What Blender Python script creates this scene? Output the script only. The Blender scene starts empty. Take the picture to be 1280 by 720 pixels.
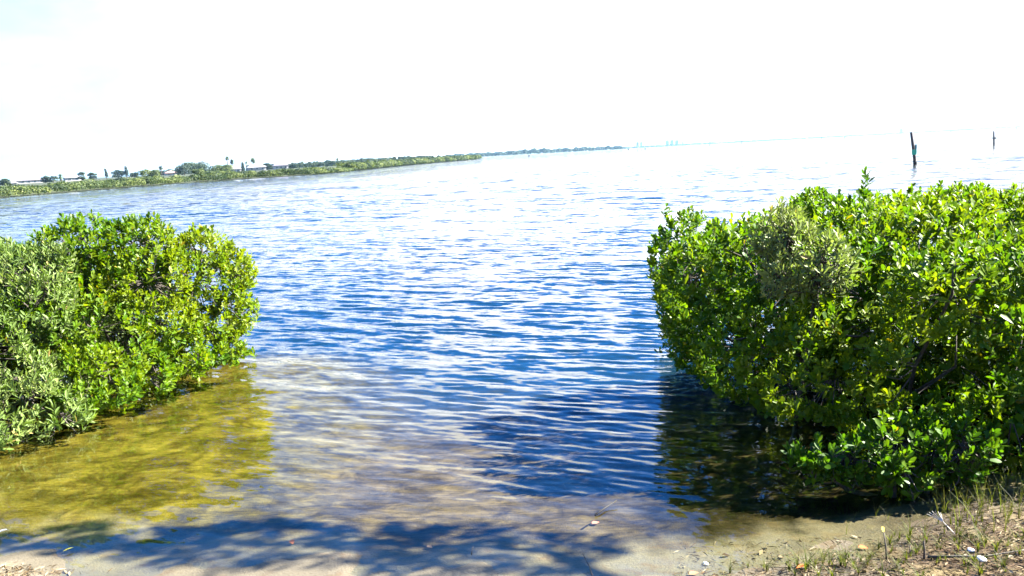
import bpy, math
import numpy as np
from mathutils import Matrix, Vector

sc = bpy.context.scene
COL = sc.collection
R = math.radians

# ------------------------------------------------------------------ camera
EYE = 2.2
F_PX = 1044.0                      # focal length in pixels of a 1280 px wide frame
ROLL = math.atan(0.0535)
PITCH = math.atan((360 - 192.84) * math.cos(ROLL) / F_PX)
FW = np.array([0, math.cos(PITCH), -math.sin(PITCH)])
_r = np.array([1.0, 0, 0]); _u = np.cross(_r, FW)
CR = math.cos(ROLL) * _r - math.sin(ROLL) * _u
CU = math.sin(ROLL) * _r + math.cos(ROLL) * _u
cam_d = bpy.data.cameras.new('camera')
cam_d.sensor_width = 36; cam_d.lens = 36 * F_PX / 1280
cam_d.clip_start = 0.05; cam_d.clip_end = 40000
cam = bpy.data.objects.new('camera', cam_d); COL.objects.link(cam)
cam.matrix_world = Matrix(((CR[0], CU[0], -FW[0], 0), (CR[1], CU[1], -FW[1], 0), (CR[2], CU[2], -FW[2], EYE), (0, 0, 0, 1)))
sc.camera = cam

# ------------------------------------------------------------------ light
sc.view_settings.view_transform = 'Standard'
sc.view_settings.look = 'None'
sc.view_settings.exposure = 3.3
sc.view_settings.gamma = 1.0
SUN_EL = R(40)
SUN_H = np.array([1.0, 0.22]); SUN_H = SUN_H / np.linalg.norm(SUN_H)
TO_SUN = np.array([SUN_H[0] * math.cos(SUN_EL), SUN_H[1] * math.cos(SUN_EL), math.sin(SUN_EL)])
sun_d = bpy.data.lights.new('sun', 'SUN'); sun_d.energy = 5.0; sun_d.angle = R(0.5); sun_d.color = (1.0, 0.95, 0.86)
sun = bpy.data.objects.new('sun', sun_d); COL.objects.link(sun)
sun.location = (20, -15, 25)
sun.rotation_euler = Vector(TO_SUN).to_track_quat('Z', 'Y').to_euler()


class NT:
    """small helper for node trees"""
    def __init__(self, tree):
        self.t = tree
        tree.nodes.clear()

    def n(self, kind, **kw):
        nd = self.t.nodes.new(kind)
        for k, v in kw.items():
            setattr(nd, k, v)
        return nd

    def set(self, nd, **kw):
        for k, v in kw.items():
            nd.inputs[k.replace('_', ' ')].default_value = v
        return nd

    def l(self, a, b):
        self.t.links.new(a, b)

    def val(self, sock, x):
        if hasattr(x, 'node'):
            self.l(x, sock)
        else:
            sock.default_value = x

    def math(self, op, a, b=0.0, c=0.0, clamp=False):
        m = self.n('ShaderNodeMath', operation=op, use_clamp=clamp)
        self.val(m.inputs[0], a); self.val(m.inputs[1], b); self.val(m.inputs[2], c)
        return m.outputs[0]

    def vmath(self, op, a, b=(0, 0, 0)):
        m = self.n('ShaderNodeVectorMath', operation=op)
        self.val(m.inputs[0], a)
        if op == 'SCALE':
            self.val(m.inputs['Scale'], b)
        else:
            self.val(m.inputs[1], b)
        return m.outputs[0]

    def ramp(self, x, a, b, lo=0.0, hi=1.0, smooth=True):
        m = self.n('ShaderNodeMapRange', interpolation_type='SMOOTHSTEP' if smooth else 'LINEAR')
        self.val(m.inputs[0], x)
        m.inputs[1].default_value = a; m.inputs[2].default_value = b
        m.inputs[3].default_value = lo; m.inputs[4].default_value = hi
        return m.outputs[0]

    def mixc(self, f, a, b):
        m = self.n('ShaderNodeMix', data_type='RGBA')
        self.val(m.inputs[0], f); self.val(m.inputs[6], a); self.val(m.inputs[7], b)
        return m.outputs[2]

    def noise(self, vec, scale, detail=3.0, rough=0.55, dist=0.0):
        m = self.n('ShaderNodeTexNoise')
        if vec is not None:
            self.l(vec, m.inputs['Vector'])
        m.inputs['Scale'].default_value = scale; m.inputs['Detail'].default_value = detail
        m.inputs['Roughness'].default_value = rough; m.inputs['Distortion'].default_value = dist
        return m


def rgb(r, g, b):
    return (r, g, b, 1.0)


world = bpy.data.worlds.new('World'); sc.world = world; world.use_nodes = True
w = NT(world.node_tree)
sky = w.n('ShaderNodeTexSky', sky_type='NISHITA', sun_disc=False)
sky.sun_elevation = SUN_EL
sky.sun_rotation = math.atan2(SUN_H[0], SUN_H[1])
sky.air_density = 1.0; sky.dust_density = 0.4; sky.ozone_density = 3.0
tc = w.n('ShaderNodeTexCoord').outputs['Generated']
sep = w.n('ShaderNodeSeparateXYZ'); w.l(tc, sep.inputs[0])
dx, dz = sep.outputs[0], sep.outputs[2]
cl = w.vmath('MULTIPLY', tc, (1.0, 1.0, 2.6))
cn = w.noise(cl, 3.1, 9.0, 0.58, 0.15).outputs['Fac']
# cloud cover thins out with height and towards the left
thr = w.math('ADD', w.ramp(dz, 0.07, 0.36, 0.14, 0.60, smooth=False), w.math('ADD', w.math('MULTIPLY', dx, -0.16), w.ramp(dx, -0.06, -0.36, 0.0, 0.30)))
mask = w.ramp(w.math('SUBTRACT', cn, thr), -0.03, 0.14)
mask = w.math('MAXIMUM', mask, w.ramp(dz, 0.15, 0.34, 0.80, 0.0))
skyc = w.n('ShaderNodeMix', data_type='RGBA', blend_type='MULTIPLY')
skyc.inputs[0].default_value = 1.0
w.l(sky.outputs[0], skyc.inputs[6]); skyc.inputs[7].default_value = rgb(0.12, 0.53, 1.08)
cloud_c = w.mixc(w.ramp(w.noise(cl, 7.0, 5.0).outputs['Fac'], 0.3, 0.7), rgb(2.2, 2.3, 2.4), rgb(2.9, 2.9, 2.9))
cloud_c = w.vmath('SCALE', cloud_c, w.math('MULTIPLY', w.math('MULTIPLY', w.ramp(dx, -0.50, 0.1, 0.62, 1.3), w.ramp(dx, 0.15, 0.6, 1.0, 0.72)), w.ramp(sep.outputs[1], -0.4, 0.9, 0.8, 1.5)))
bg = w.n('ShaderNodeBackground'); bg.inputs['Strength'].default_value = 0.05
w.l(w.mixc(mask, skyc.outputs[2], cloud_c), bg.inputs['Color'])
w.l(bg.outputs[0], w.n('ShaderNodeOutputWorld').inputs['Surface'])

# ------------------------------------------------------------------ helpers


def pxdir(x, y):
    d = FW * F_PX + CR * (x - 640) + CU * (360 - y)
    return d / np.linalg.norm(d)


def on_level(x, y, z=0.0):
    """the point on the level z that the picture shows at pixel x, y (1280 x 720 frame)"""
    d = pxdir(x, y)
    t = (z - EYE) / d[2]
    return np.array([0, 0, EYE]) + t * d


def at_dist(x, y, Y):
    d = pxdir(x, y)
    return np.array([0, 0, EYE]) + d * (Y / d[1])


def project(P):
    v = P - np.array([0, 0, EYE])
    a = np.maximum(v @ FW, 0.01)
    return 640 + F_PX * (v @ CR) / a, 360 - F_PX * (v @ CU) / a, a


def material(name):
    m = bpy.data.materials.new(name); m.use_nodes = True
    return m, NT(m.node_tree)


def out(nt, sh):
    nt.l(sh, nt.n('ShaderNodeOutputMaterial').inputs['Surface'])


def simple_mat(name, c1, c2, scale=6.0, rough=0.8, bump=0.0, spec=0.3):
    m, t = material(name)
    co = t.n('ShaderNodeTexCoord').outputs['Object']
    nz = t.noise(co, scale, 5.0, 0.6).outputs['Fac']
    p = t.n('ShaderNodeBsdfPrincipled')
    t.l(t.mixc(t.ramp(nz, 0.3, 0.7), rgb(*c1), rgb(*c2)), p.inputs['Base Color'])
    p.inputs['Roughness'].default_value = rough
    p.inputs['Specular IOR Level'].default_value = spec
    if bump:
        b = t.n('ShaderNodeBump'); b.inputs['Strength'].default_value = bump; b.inputs['Distance'].default_value = 0.02
        t.l(nz, b.inputs['Height']); t.l(b.outputs[0], p.inputs['Normal'])
    out(t, p.outputs[0])
    return m


def leaf_mat(name, dark, mid, light, transl, rough=0.48, spec=0.2, tr=0.4):
    """leaf colour runs dark-mid-light with the 'tint' of each leaf"""
    m, t = material(name)
    a = t.n('ShaderNodeAttribute', attribute_name='tint').outputs['Fac']
    c = t.mixc(t.ramp(a, 0.5, 1.0, smooth=False), t.mixc(t.ramp(a, 0.0, 0.5, smooth=False), rgb(*dark), rgb(*mid)), rgb(*light))
    c = t.mixc(t.ramp(a, 1.02, 1.06), c, rgb(light[0] * 1.5, light[1] * 0.95, light[2]))       # a few ageing leaves
    p = t.n('ShaderNodeBsdfPrincipled')
    t.l(c, p.inputs['Base Color']); p.inputs['Roughness'].default_value = rough
    p.inputs['Specular IOR Level'].default_value = spec
    tl = t.n('ShaderNodeBsdfTranslucent')
    mx = t.n('ShaderNodeMix', data_type='RGBA', blend_type='MULTIPLY'); mx.inputs[0].default_value = 1.0
    t.l(c, mx.inputs[6]); mx.inputs[7].default_value = rgb(*transl)
    t.l(mx.outputs[2], tl.inputs[0])
    ms = t.n('ShaderNodeMixShader'); ms.inputs[0].default_value = tr
    t.l(p.outputs[0], ms.inputs[1]); t.l(tl.outputs[0], ms.inputs[2])
    out(t, ms.outputs[0])
    return m


def np_mesh(name, V, F, mat=None, tint=None, smooth=True):
    """mesh from numpy verts and one array of triangles or quads"""
    me = bpy.data.meshes.new(name)
    V = np.asarray(V, np.float32); F = np.asarray(F, np.int32)
    k = F.shape[1]
    me.vertices.add(len(V)); me.vertices.foreach_set('co', V.ravel())
    me.loops.add(F.size); me.loops.foreach_set('vertex_index', F.ravel())
    me.polygons.add(len(F))
    me.polygons.foreach_set('loop_start', np.arange(len(F), dtype=np.int32) * k)
    me.polygons.foreach_set('use_smooth', np.full(len(F), smooth))
    if tint is not None:
        at = me.attributes.new('tint', 'FLOAT', 'POINT'); at.data.foreach_set('value', np.asarray(tint, np.float32))
    me.update(calc_edges=True)
    me.validate()
    if mat:
        me.materials.append(mat)
    return me


def obj(name, me, parent=None, loc=None, kind=None):
    o = bpy.data.objects.new(name, me); COL.objects.link(o)
    if loc is not None:
        o.location = loc
    if parent is not None:
        o.parent = parent
    if kind:
        o['kind'] = kind
    return o


def thing(name, label, cat, loc=(0, 0, 0), group=None, rz=0.0, me=None):
    o = bpy.data.objects.new(name, me); COL.objects.link(o)
    o.location = loc; o.rotation_euler = (0, 0, rz)
    o['label'] = label; o['category'] = cat
    if group:
        o['group'] = group
    return o


class Geo:
    """collects polygons, tubes and boxes for one mesh"""
    def __init__(self):
        self.v, self.f = [], []

    def add(self, vs, fs):
        b = len(self.v)
        self.v.extend([tuple(map(float, p)) for p in vs])
        self.f.extend([tuple(b + i for i in q) for q in fs])

    def tube(self, pts, rad, n=5, cap=True):
        pts = np.asarray(pts, float); rad = np.broadcast_to(rad, (len(pts),))
        vs, fs = [], []
        for i, p in enumerate(pts):
            d = pts[min(i + 1, len(pts) - 1)] - pts[max(i - 1, 0)]
            d = d / (np.linalg.norm(d) + 1e-9)
            a = np.cross(d, (0.31, 0.87, 0.2) if abs(d[2]) > 0.8 else (0, 0, 1)); a /= np.linalg.norm(a) + 1e-9
            b = np.cross(d, a)
            for k in range(n):
                t = 2 * math.pi * k / n
                vs.append(p + rad[i] * (a * math.cos(t) + b * math.sin(t)))
        for i in range(len(pts) - 1):
            for k in range(n):
                k2 = (k + 1) % n
                fs.append((i * n + k, i * n + k2, (i + 1) * n + k2, (i + 1) * n + k))
        if cap:
            fs.append(tuple(range(n))[::-1]); fs.append(tuple((len(pts) - 1) * n + k for k in range(n)))
        self.add(vs, fs)

    def box(self, c, s, rz=0.0):
        x, y, z = np.array(s) / 2
        ca, sa = math.cos(rz), math.sin(rz)
        vs = []
        for sz in (-z, z):
            for sx, sy in ((-x, -y), (x, -y), (x, y), (-x, y)):
                vs.append((c[0] + sx * ca - sy * sa, c[1] + sx * sa + sy * ca, c[2] + sz))
        self.add(vs, [(0, 3, 2, 1), (4, 5, 6, 7), (0, 1, 5, 4), (1, 2, 6, 5), (2, 3, 7, 6), (3, 0, 4, 7)])

    def mesh(self, name, mat, smooth=False):
        me = bpy.data.meshes.new(name); me.from_pydata(self.v, [], self.f)
        me.polygons.foreach_set('use_smooth', np.full(len(me.polygons), smooth))
        me.update()
        if mat:
            me.materials.append(mat)
        return me


def unit(a):
    return a / (np.linalg.norm(a, axis=-1, keepdims=True) + 1e-9)


def vnoise(x, y, seed=0, octs=4, base=1.0):
    """cheap smooth 2-D noise from sines, about -1..1"""
    g = np.random.default_rng(seed); s = 0; a = 1.0; tot = 0
    for o in range(octs):
        for _ in range(3):
            th = g.uniform(0, 2 * math.pi); k = base * (1.9 ** o) * g.uniform(0.7, 1.3)
            s = s + a * np.sin(k * (x * math.cos(th) + y * math.sin(th)) + g.uniform(0, 7)) / 3
        tot += a; a *= 0.55
    return s / tot * 1.8

# ------------------------------------------------------------------ ground (bank and sea bed in one sheet)


WL = np.array([(-400, 260), (-60, 60), (-14, 14), (-9, 8.2), (-6, 5.9), (-4.2, 4.75), (-3.0, 4.36), (-2.6, 4.33), (-2.0, 4.28), (-1.0, 4.16), (0, 4.10),
               (0.95, 4.15), (1.6, 4.12), (2.0, 4.14), (2.4, 4.34), (3.0, 4.64), (4, 5.1), (6, 5.8), (9, 8.5), (14, 15), (60, 70), (400, 400)])


def ground_z(X, Y):
    s = Y - np.interp(X, WL[:, 0], WL[:, 1])
    z = np.where(s > 0, -(0.035 * s + 0.085 * np.clip(s, 0, 5) * np.clip(s / 1.2, 0, 1) + 0.02 * np.clip(s - 5, 0, 60) + 0.02 * np.clip(s - 65, 0, 90)), -0.13 * s)
    lf = np.clip((-1.0 - X) / 1.8, 0, 1) * np.clip((9 - s) / 3, 0, 1)      # shoal on the left
    z = np.where(s > 0, z * (1 - 0.58 * lf), z)
    z = np.clip(z, -5, 0.75)
    near = np.exp(-np.hypot(X, Y - 4) / 14)
    z = z + near * (0.018 * vnoise(X, Y, 3, 4, 2.3) + 0.006 * vnoise(X, Y, 5, 3, 11.0))
    z = z + 0.05 * np.exp(-((X + 3.0) ** 2 + (Y - 4.32) ** 2) / 0.09)        # small hump of debris at the left edge
    return z


def polar(rs, th):
    Rr, T = np.meshgrid(rs, th, indexing='ij')
    X, Y = Rr * np.sin(T), Rr * np.cos(T)
    n, m = X.shape
    i = np.arange(n - 1)[:, None] * m + np.arange(m - 1)[None, :]
    F = np.stack([i, i + m, i + m + 1, i + 1], -1).reshape(-1, 4)
    return X.ravel(), Y.ravel(), F


rs = np.concatenate([np.linspace(0.05, 3.0, 30), np.arange(3.05, 9, 0.05), np.geomspace(9, 9000, 120)])
th = np.concatenate([np.linspace(-math.pi, -R(38), 50)[:-1], np.linspace(-R(38), R(38), 190), np.linspace(R(38), math.pi, 50)[1:]])
X, Y, F = polar(rs, th)
m_ground, t = material('sand_and_silt')
pos = t.n('ShaderNodeNewGeometry').outputs['Position']
sp = t.n('ShaderNodeSeparateXYZ'); t.l(pos, sp.inputs[0])
px_, py_, pz_ = sp.outputs
n_big = t.noise(pos, 0.9, 5.0, 0.6, 0.4).outputs['Fac']
n_mid = t.noise(pos, 5.0, 5.0, 0.62, 0.6).outputs['Fac']
n_fine = t.noise(pos, 70.0, 4.0, 0.7).outputs['Fac']
n_grain = t.noise(pos, 420.0, 2.0, 0.6).outputs['Fac']
sand = t.mixc(n_fine, rgb(0.11, 0.092, 0.058), rgb(0.20, 0.172, 0.115))
sand = t.mixc(t.ramp(n_grain, 0.62, 0.72), sand, rgb(0.12, 0.08, 0.05))
sand = t.mixc(t.ramp(n_mid, 0.52, 0.70, 0, 0.75), sand, rgb(0.12, 0.075, 0.035))
silt = t.mixc(t.ramp(n_mid, 0.3, 0.7), rgb(0.036, 0.027, 0.013), rgb(0.090, 0.066, 0.033))
algae = t.mixc(t.ramp(n_mid, 0.3, 0.68), rgb(0.036, 0.027, 0.0045), rgb(0.098, 0.076, 0.011))
depth_in = t.math('ADD', t.math('MULTIPLY', pz_, -1.0), t.math('MULTIPLY', t.math('SUBTRACT', n_big, 0.5), 0.12))
left = t.ramp(t.math('ADD', px_, t.math('MULTIPLY', t.math('SUBTRACT', n_big, 0.5), 1.6)), -0.9, -2.3)
bed = t.mixc(left, silt, algae)
shaded_mud = t.mixc(t.ramp(n_mid, 0.35, 0.7), rgb(0.008, 0.007, 0.003), rgb(0.034, 0.026, 0.011))  # mud, darkened in its colour to deepen the shade by the right-hand bush
bed = t.mixc(t.ramp(t.math('ADD', px_, t.math('MULTIPLY', n_big, 0.9)), 0.75, 1.45), bed, shaded_mud)
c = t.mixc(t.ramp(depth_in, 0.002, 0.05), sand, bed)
blot = t.ramp(t.noise(pos, 2.4, 7.0, 0.68, 0.8).outputs['Fac'], 0.36, 0.60, 0.42, 1.0)
streak = t.ramp(t.noise(t.vmath('MULTIPLY', pos, (4.0, 22.0, 1.0)), 1.0, 4.0, 0.6, 1.2).outputs['Fac'], 0.35, 0.65, 0.72, 1.2)
speck = t.ramp(t.noise(pos, 38.0, 3.0, 0.7).outputs['Fac'], 0.60, 0.70, 1.0, 0.45)
bedk = t.math('MULTIPLY', t.math('MULTIPLY', blot, streak), speck)
under = t.ramp(depth_in, 0.0, 0.06)
c = t.vmath('SCALE', c, t.math('ADD', t.math('MULTIPLY', under, bedk), t.math('SUBTRACT', 1.0, under)))
weed = t.mixc(n_mid, rgb(0.002, 0.012, 0.032), rgb(0.004, 0.018, 0.046))  # dark weed bed; deep water's light loss and blue scatter painted into its colour
c = t.mixc(t.ramp(depth_in, 0.26, 0.72), c, weed)
# dry leaf mould and humus on the right-hand bank
bank = t.math('MULTIPLY', t.ramp(t.math('ADD', px_, t.math('MULTIPLY', n_mid, 0.5)), 1.2, 2.4), t.ramp(depth_in, 0.05, -0.03))
hum = t.mixc(t.ramp(n_fine, 0.35, 0.65), rgb(0.012, 0.007, 0.003), rgb(0.060, 0.033, 0.012))
hum = t.mixc(t.ramp(n_mid, 0.45, 0.65), hum, rgb(0.115, 0.085, 0.036))
c = t.mixc(bank, c, hum)
wet = t.math('MULTIPLY', t.ramp(depth_in, -0.05, -0.015), t.ramp(depth_in, 0.03, 0.0))
c = t.vmath('SCALE', c, t.math('SUBTRACT', 1.0, t.math('MULTIPLY', wet, 0.45)))
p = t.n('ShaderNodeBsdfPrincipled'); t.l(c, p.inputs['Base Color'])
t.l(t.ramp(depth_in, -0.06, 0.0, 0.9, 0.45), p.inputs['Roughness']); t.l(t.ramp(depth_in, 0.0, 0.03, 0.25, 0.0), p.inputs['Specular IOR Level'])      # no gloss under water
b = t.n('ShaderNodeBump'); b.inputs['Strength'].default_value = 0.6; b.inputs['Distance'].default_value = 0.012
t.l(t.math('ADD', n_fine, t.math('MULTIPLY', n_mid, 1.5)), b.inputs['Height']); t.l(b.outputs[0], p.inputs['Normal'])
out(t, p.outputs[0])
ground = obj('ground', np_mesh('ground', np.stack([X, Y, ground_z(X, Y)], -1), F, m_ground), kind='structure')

# ------------------------------------------------------------------ water
rs = [3.2]
while rs[-1] < 9000:
    r = rs[-1]
    rs.append(r + (max(0.013, 0.0024 * r) if r < 28 else r * min(0.03, 0.0024 + (r - 28) * 0.00001 + max(0, r - 150) * 0.00006)))
rs = np.array(rs)
th = np.concatenate([np.linspace(-R(100), -R(35), 40)[:-1], np.linspace(-R(35), R(35), 330), np.linspace(R(35), R(100), 40)[1:]])
X, Y, F = polar(rs, th)
g = np.random.default_rng(11)
Z = np.zeros_like(X); dist = np.hypot(X, Y)
main = math.atan2(-0.90, -0.44)         # the waves run in towards the bank
space = np.repeat(np.maximum(np.r_[np.diff(rs), 300], 0.0024 * rs), len(th))
for i in range(96):
    lam = 0.075 * (0.75 / 0.075) ** (g.uniform(0, 1) ** 1.7)
    a_ = main + g.normal(0, 0.20)
    k = 2 * math.pi / lam
    amp = 0.0155 * g.uniform(0.5, 1.4) / k * (1.35 if lam < 0.8 else 0.8)
    fade = np.clip((lam / space - 3.5) / 3, 0, 1)
    ph = k * (X * math.cos(a_) + Y * math.sin(a_)) + g.uniform(0, 7) + 0.8 * vnoise(X, Y, i, 2, 0.5)
    Z += amp * fade * (np.sin(ph) + 0.18 * np.cos(2 * ph))
for i in range(40):                       # longer chop out on the open water
    lam = 0.5 * (2.4 / 0.5) ** g.uniform(0, 1); a_ = main + g.normal(0, 0.45); k = 2 * math.pi / lam
    fade = np.clip((lam / space - 3.0) / 3, 0, 1) * np.clip((dist - 9) / 40, 0, 1)
    ph = k * (X * math.cos(a_) + Y * math.sin(a_)) + g.uniform(0, 7) + 0.9 * vnoise(X, Y, 200 + i, 2, 0.12)
    Z += 0.010 * g.uniform(0.5, 1.4) / k * fade * np.sin(ph)
gz = ground_z(X, Y)
calm = np.clip(-gz / 0.36, 0.10, 1) * np.clip(1 - 0.75 * np.exp(-((X + 3.3) ** 2 / 1.6 + (Y - 6.6) ** 2 / 6)), 0.2, 1)
calm = calm * np.clip(1 - 0.7 * np.exp(-((X - 1.9) ** 2 / 0.6 + (Y - 5.4) ** 2 / 1.2)), 0.2, 1)
Z *= calm * (1 + 0.45 * vnoise(X, Y, 77, 3, 0.55))
m_water, t = material('sea_water')
geo = t.n('ShaderNodeNewGeometry'); pos = geo.outputs['Position']
mp = t.n('ShaderNodeMapping'); mp.vector_type = 'POINT'
t.l(pos, mp.inputs['Vector']); mp.inputs['Rotation'].default_value = (0, 0, R(28))
aniso = t.vmath('MULTIPLY', mp.outputs[0], (0.42, 1.0, 0.0))
d_cam = t.n('ShaderNodeVectorMath', operation='LENGTH'); t.l(pos, d_cam.inputs[0])
near = t.math('MULTIPLY', t.ramp(d_cam.outputs['Value'], 5.0, 12.0, 0.35, 1.0), 1.0)
gust = t.ramp(t.noise(t.vmath('MULTIPLY', pos, (0.35, 1.0, 0.0)), 0.09, 4.0, 0.6).outputs['Fac'], 0.3, 0.7, 0.6, 1.35)


def slopes(scale, detail, k):
    nz_ = t.noise(aniso, scale, detail, 0.6).outputs['Color']
    v = t.vmath('SUBTRACT', nz_, (0.5, 0.5, 0.5))
    return t.vmath('MULTIPLY', v, (0.6 * k, 1.0 * k, 0.0))


s_ = t.vmath('ADD', slopes(11.0, 2.0, 0.65), slopes(3.6, 2.0, 0.6))
far = t.ramp(d_cam.outputs['Value'], 14.0, 45.0)
s2 = t.vmath('SCALE', slopes(1.3, 3.0, 1.2), far)
s_ = t.vmath('SCALE', t.vmath('ADD', s_, s2), t.math('MULTIPLY', near, gust))
nrm = t.vmath('NORMALIZE', t.vmath('ADD', geo.outputs['Normal'], s_))
dotn = t.n('ShaderNodeVectorMath', operation='DOT_PRODUCT'); t.l(nrm, dotn.inputs[0]); t.l(geo.outputs['Incoming'], dotn.inputs[1])
graz = t.math('POWER', t.math('SUBTRACT', 1.0, t.math('ABSOLUTE', dotn.outputs['Value']), clamp=True), 5.0)
fres = t.math('MULTIPLY_ADD', graz, 0.98, 0.021, clamp=True)        # the same from above and from below: sunlight reaches the bed
gl = t.n('ShaderNodeBsdfGlossy'); gl.inputs['Roughness'].default_value = 0.03; gl.inputs['Color'].default_value = rgb(1, 1, 1)
t.l(nrm, gl.inputs['Normal'])
tr = t.n('ShaderNodeBsdfTransparent'); tr.inputs['Color'].default_value = rgb(0.90, 0.93, 0.84)
mx = t.n('ShaderNodeMixShader'); t.l(fres, mx.inputs[0]); t.l(tr.outputs[0], mx.inputs[1]); t.l(gl.outputs[0], mx.inputs[2])
out(t, mx.outputs[0])
water = obj('water', np_mesh('water', np.stack([X, Y, Z], -1), F, m_water), kind='structure')

# ------------------------------------------------------------------ leaves and bushes
M_BROAD = leaf_mat('broad_leaf', (0.009, 0.038, 0.002), (0.048, 0.112, 0.003), (0.140, 0.178, 0.005), (1.5, 1.5, 0.5))
M_SILVER = leaf_mat('narrow_leaf', (0.028, 0.060, 0.008), (0.084, 0.132, 0.026), (0.170, 0.205, 0.060), (1.2, 1.3, 0.6), rough=0.5, spec=0.2, tr=0.3)
M_TWIG = simple_mat('twig_bark', (0.03, 0.025, 0.019), (0.075, 0.064, 0.052), 30, 0.85)
M_BARK = simple_mat('bark', (0.035, 0.027, 0.02), (0.09, 0.073, 0.06), 14, 0.9, 0.4)


def leaf_shape(wd, tipw, cup, droop):
    V = np.array([(0, -0.10, 0), (0, 0.0, 0), (-wd * 0.62, 0.26, cup), (wd * 0.62, 0.26, cup), (0, 0.30, 0), (-wd, 0.62 * tipw, cup * 1.2 - droop * 0.3),
                  (wd, 0.62 * tipw, cup * 1.2 - droop * 0.3), (0, 0.66, -droop * 0.4), (-wd * 0.62, 0.87, cup * 0.7 - droop * 0.7), (wd * 0.62, 0.87, cup * 0.7 - droop * 0.7), (0, 1.0, -droop)])
    F = np.array([(0, 3, 1), (0, 1, 2), (1, 3, 4), (1, 4, 2), (3, 6, 4), (6, 7, 4), (2, 4, 5), (4, 7, 5), (6, 9, 7), (5, 7, 8), (7, 9, 10), (7, 10, 8)])
    return V, F


SHAPES = {'broad': [leaf_shape(0.235, 1.0, 0.05, 0.05), leaf_shape(0.26, 1.02, 0.02, 0.10), leaf_shape(0.21, 0.97, 0.08, 0.0)],
          'narrow': [leaf_shape(0.135, 0.9, 0.05, 0.06), leaf_shape(0.12, 0.85, 0.03, 0.12), leaf_shape(0.15, 0.92, 0.06, 0.0)]}


def sprig_leaves(P, D, L, nodes, rg, species):
    """opposite pairs of leaves along shoots that end at P and point along D"""
    n = len(P)
    ref = np.where(np.abs(D[:, 2:3]) > 0.9, np.array([[1.0, 0, 0]]), np.array([[0, 0, 1.0]]))
    u = unit(np.cross(D, ref)); v = np.cross(D, u)
    base_phi = rg.uniform(0, 2 * math.pi, n)
    PS, RS, LS = [], [], []
    step = 0.32
    for k in range(nodes):
        back = (nodes - 1 - k) * step
        frac = k / max(nodes - 1, 1)
        for sgn in (0, 1):
            phi = base_phi + k * math.pi / 2 + sgn * math.pi + rg.normal(0, 0.25, n)
            rad = u * np.cos(phi)[:, None] + v * np.sin(phi)[:, None]
            ang = (1.12 - 0.62 * frac) + rg.normal(0, 0.16, n)
            l = unit(D * np.cos(ang)[:, None] + rad * np.sin(ang)[:, None] + np.array([0, 0, 0.12]))
            nz = unit(D - (D * l).sum(1, keepdims=True) * l + rg.normal(0, 0.18, (n, 3)))
            nz = unit(nz - (nz * l).sum(1, keepdims=True) * l)
            x = np.cross(l, nz)
            sz = L * (1.0 - 0.30 * (frac ** 2)) * rg.uniform(0.6, 1.2, n)
            PS.append(P - D * (back * L)[:, None]); RS.append(np.stack([x, l, nz], -1)); LS.append(sz)
    P2, R2, L2 = np.concatenate(PS), np.concatenate(RS), np.concatenate(LS)
    keep = rg.uniform(size=len(P2)) < 0.9
    return P2[keep], R2[keep], L2[keep], np.tile(np.arange(n), nodes * 2)[keep]


def clump_points(cl, dens, rg, inner=0.84):
    """points and outward directions on a union of ellipsoids (x, y, z, rx, ry, rz)"""
    cl = np.asarray(cl, float); P, N, K = [], [], []
    for i, (x, y, z, a, b, c_) in enumerate(cl):
        area = 4 * math.pi * ((a * b) ** 1.6 / 3 + (a * c_) ** 1.6 / 3 + (b * c_) ** 1.6 / 3) ** (1 / 1.6)
        n = int(area * dens)
        d = unit(rg.normal(size=(n, 3)))
        p = d * np.array([a, b, c_]) * rg.choice([1.0, 0.97, 0.9, 0.78], n)[:, None] * (1 + 0.10 * vnoise(d[:, 0] * 3 + i, d[:, 1] * 3 + d[:, 2] * 4, i, 2, 1.5))[:, None] + np.array([x, y, z])
        q = (p[:, None, :] - cl[None, :, :3]) / cl[None, :, 3:]
        dd = (q ** 2).sum(-1); dd[:, i] = 9
        ok = dd.min(1) > inner ** 2
        P.append(p[ok]); N.append(unit(d / np.array([a, b, c_]))[ok]); K.append(np.full(ok.sum(), i))
    return np.concatenate(P), np.concatenate(N), np.concatenate(K)


def pack_leaves(P2, R2, L2, tint, species, rg):
    sh = SHAPES[species]; which = rg.integers(0, len(sh), len(P2))
    V, F, T, b = [], [], [], 0
    for s, (v, f) in enumerate(sh):
        i = np.where(which == s)[0]
        if not len(i):
            continue
        vv = P2[i, None, :] + np.einsum('nij,kj->nki', R2[i], v) * L2[i, None, None]
        V.append(vv.reshape(-1, 3)); F.append((np.arange(len(i))[:, None, None] * len(v) + f[None] + b).reshape(-1, 3))
        T.append(np.repeat(tint[i], len(v))); b += len(i) * len(v)
    return np.concatenate(V), np.concatenate(F), np.concatenate(T)


LEAF_POOL = {}


def leaf_mesh(species, mat, s, q):
    key = (species, mat.name, s, q)
    if key not in LEAF_POOL:
        v, f = SHAPES[species][s]
        LEAF_POOL[key] = np_mesh('leaf', v, f, mat, np.full(len(v), q))
    return LEAF_POOL[key]


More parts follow.
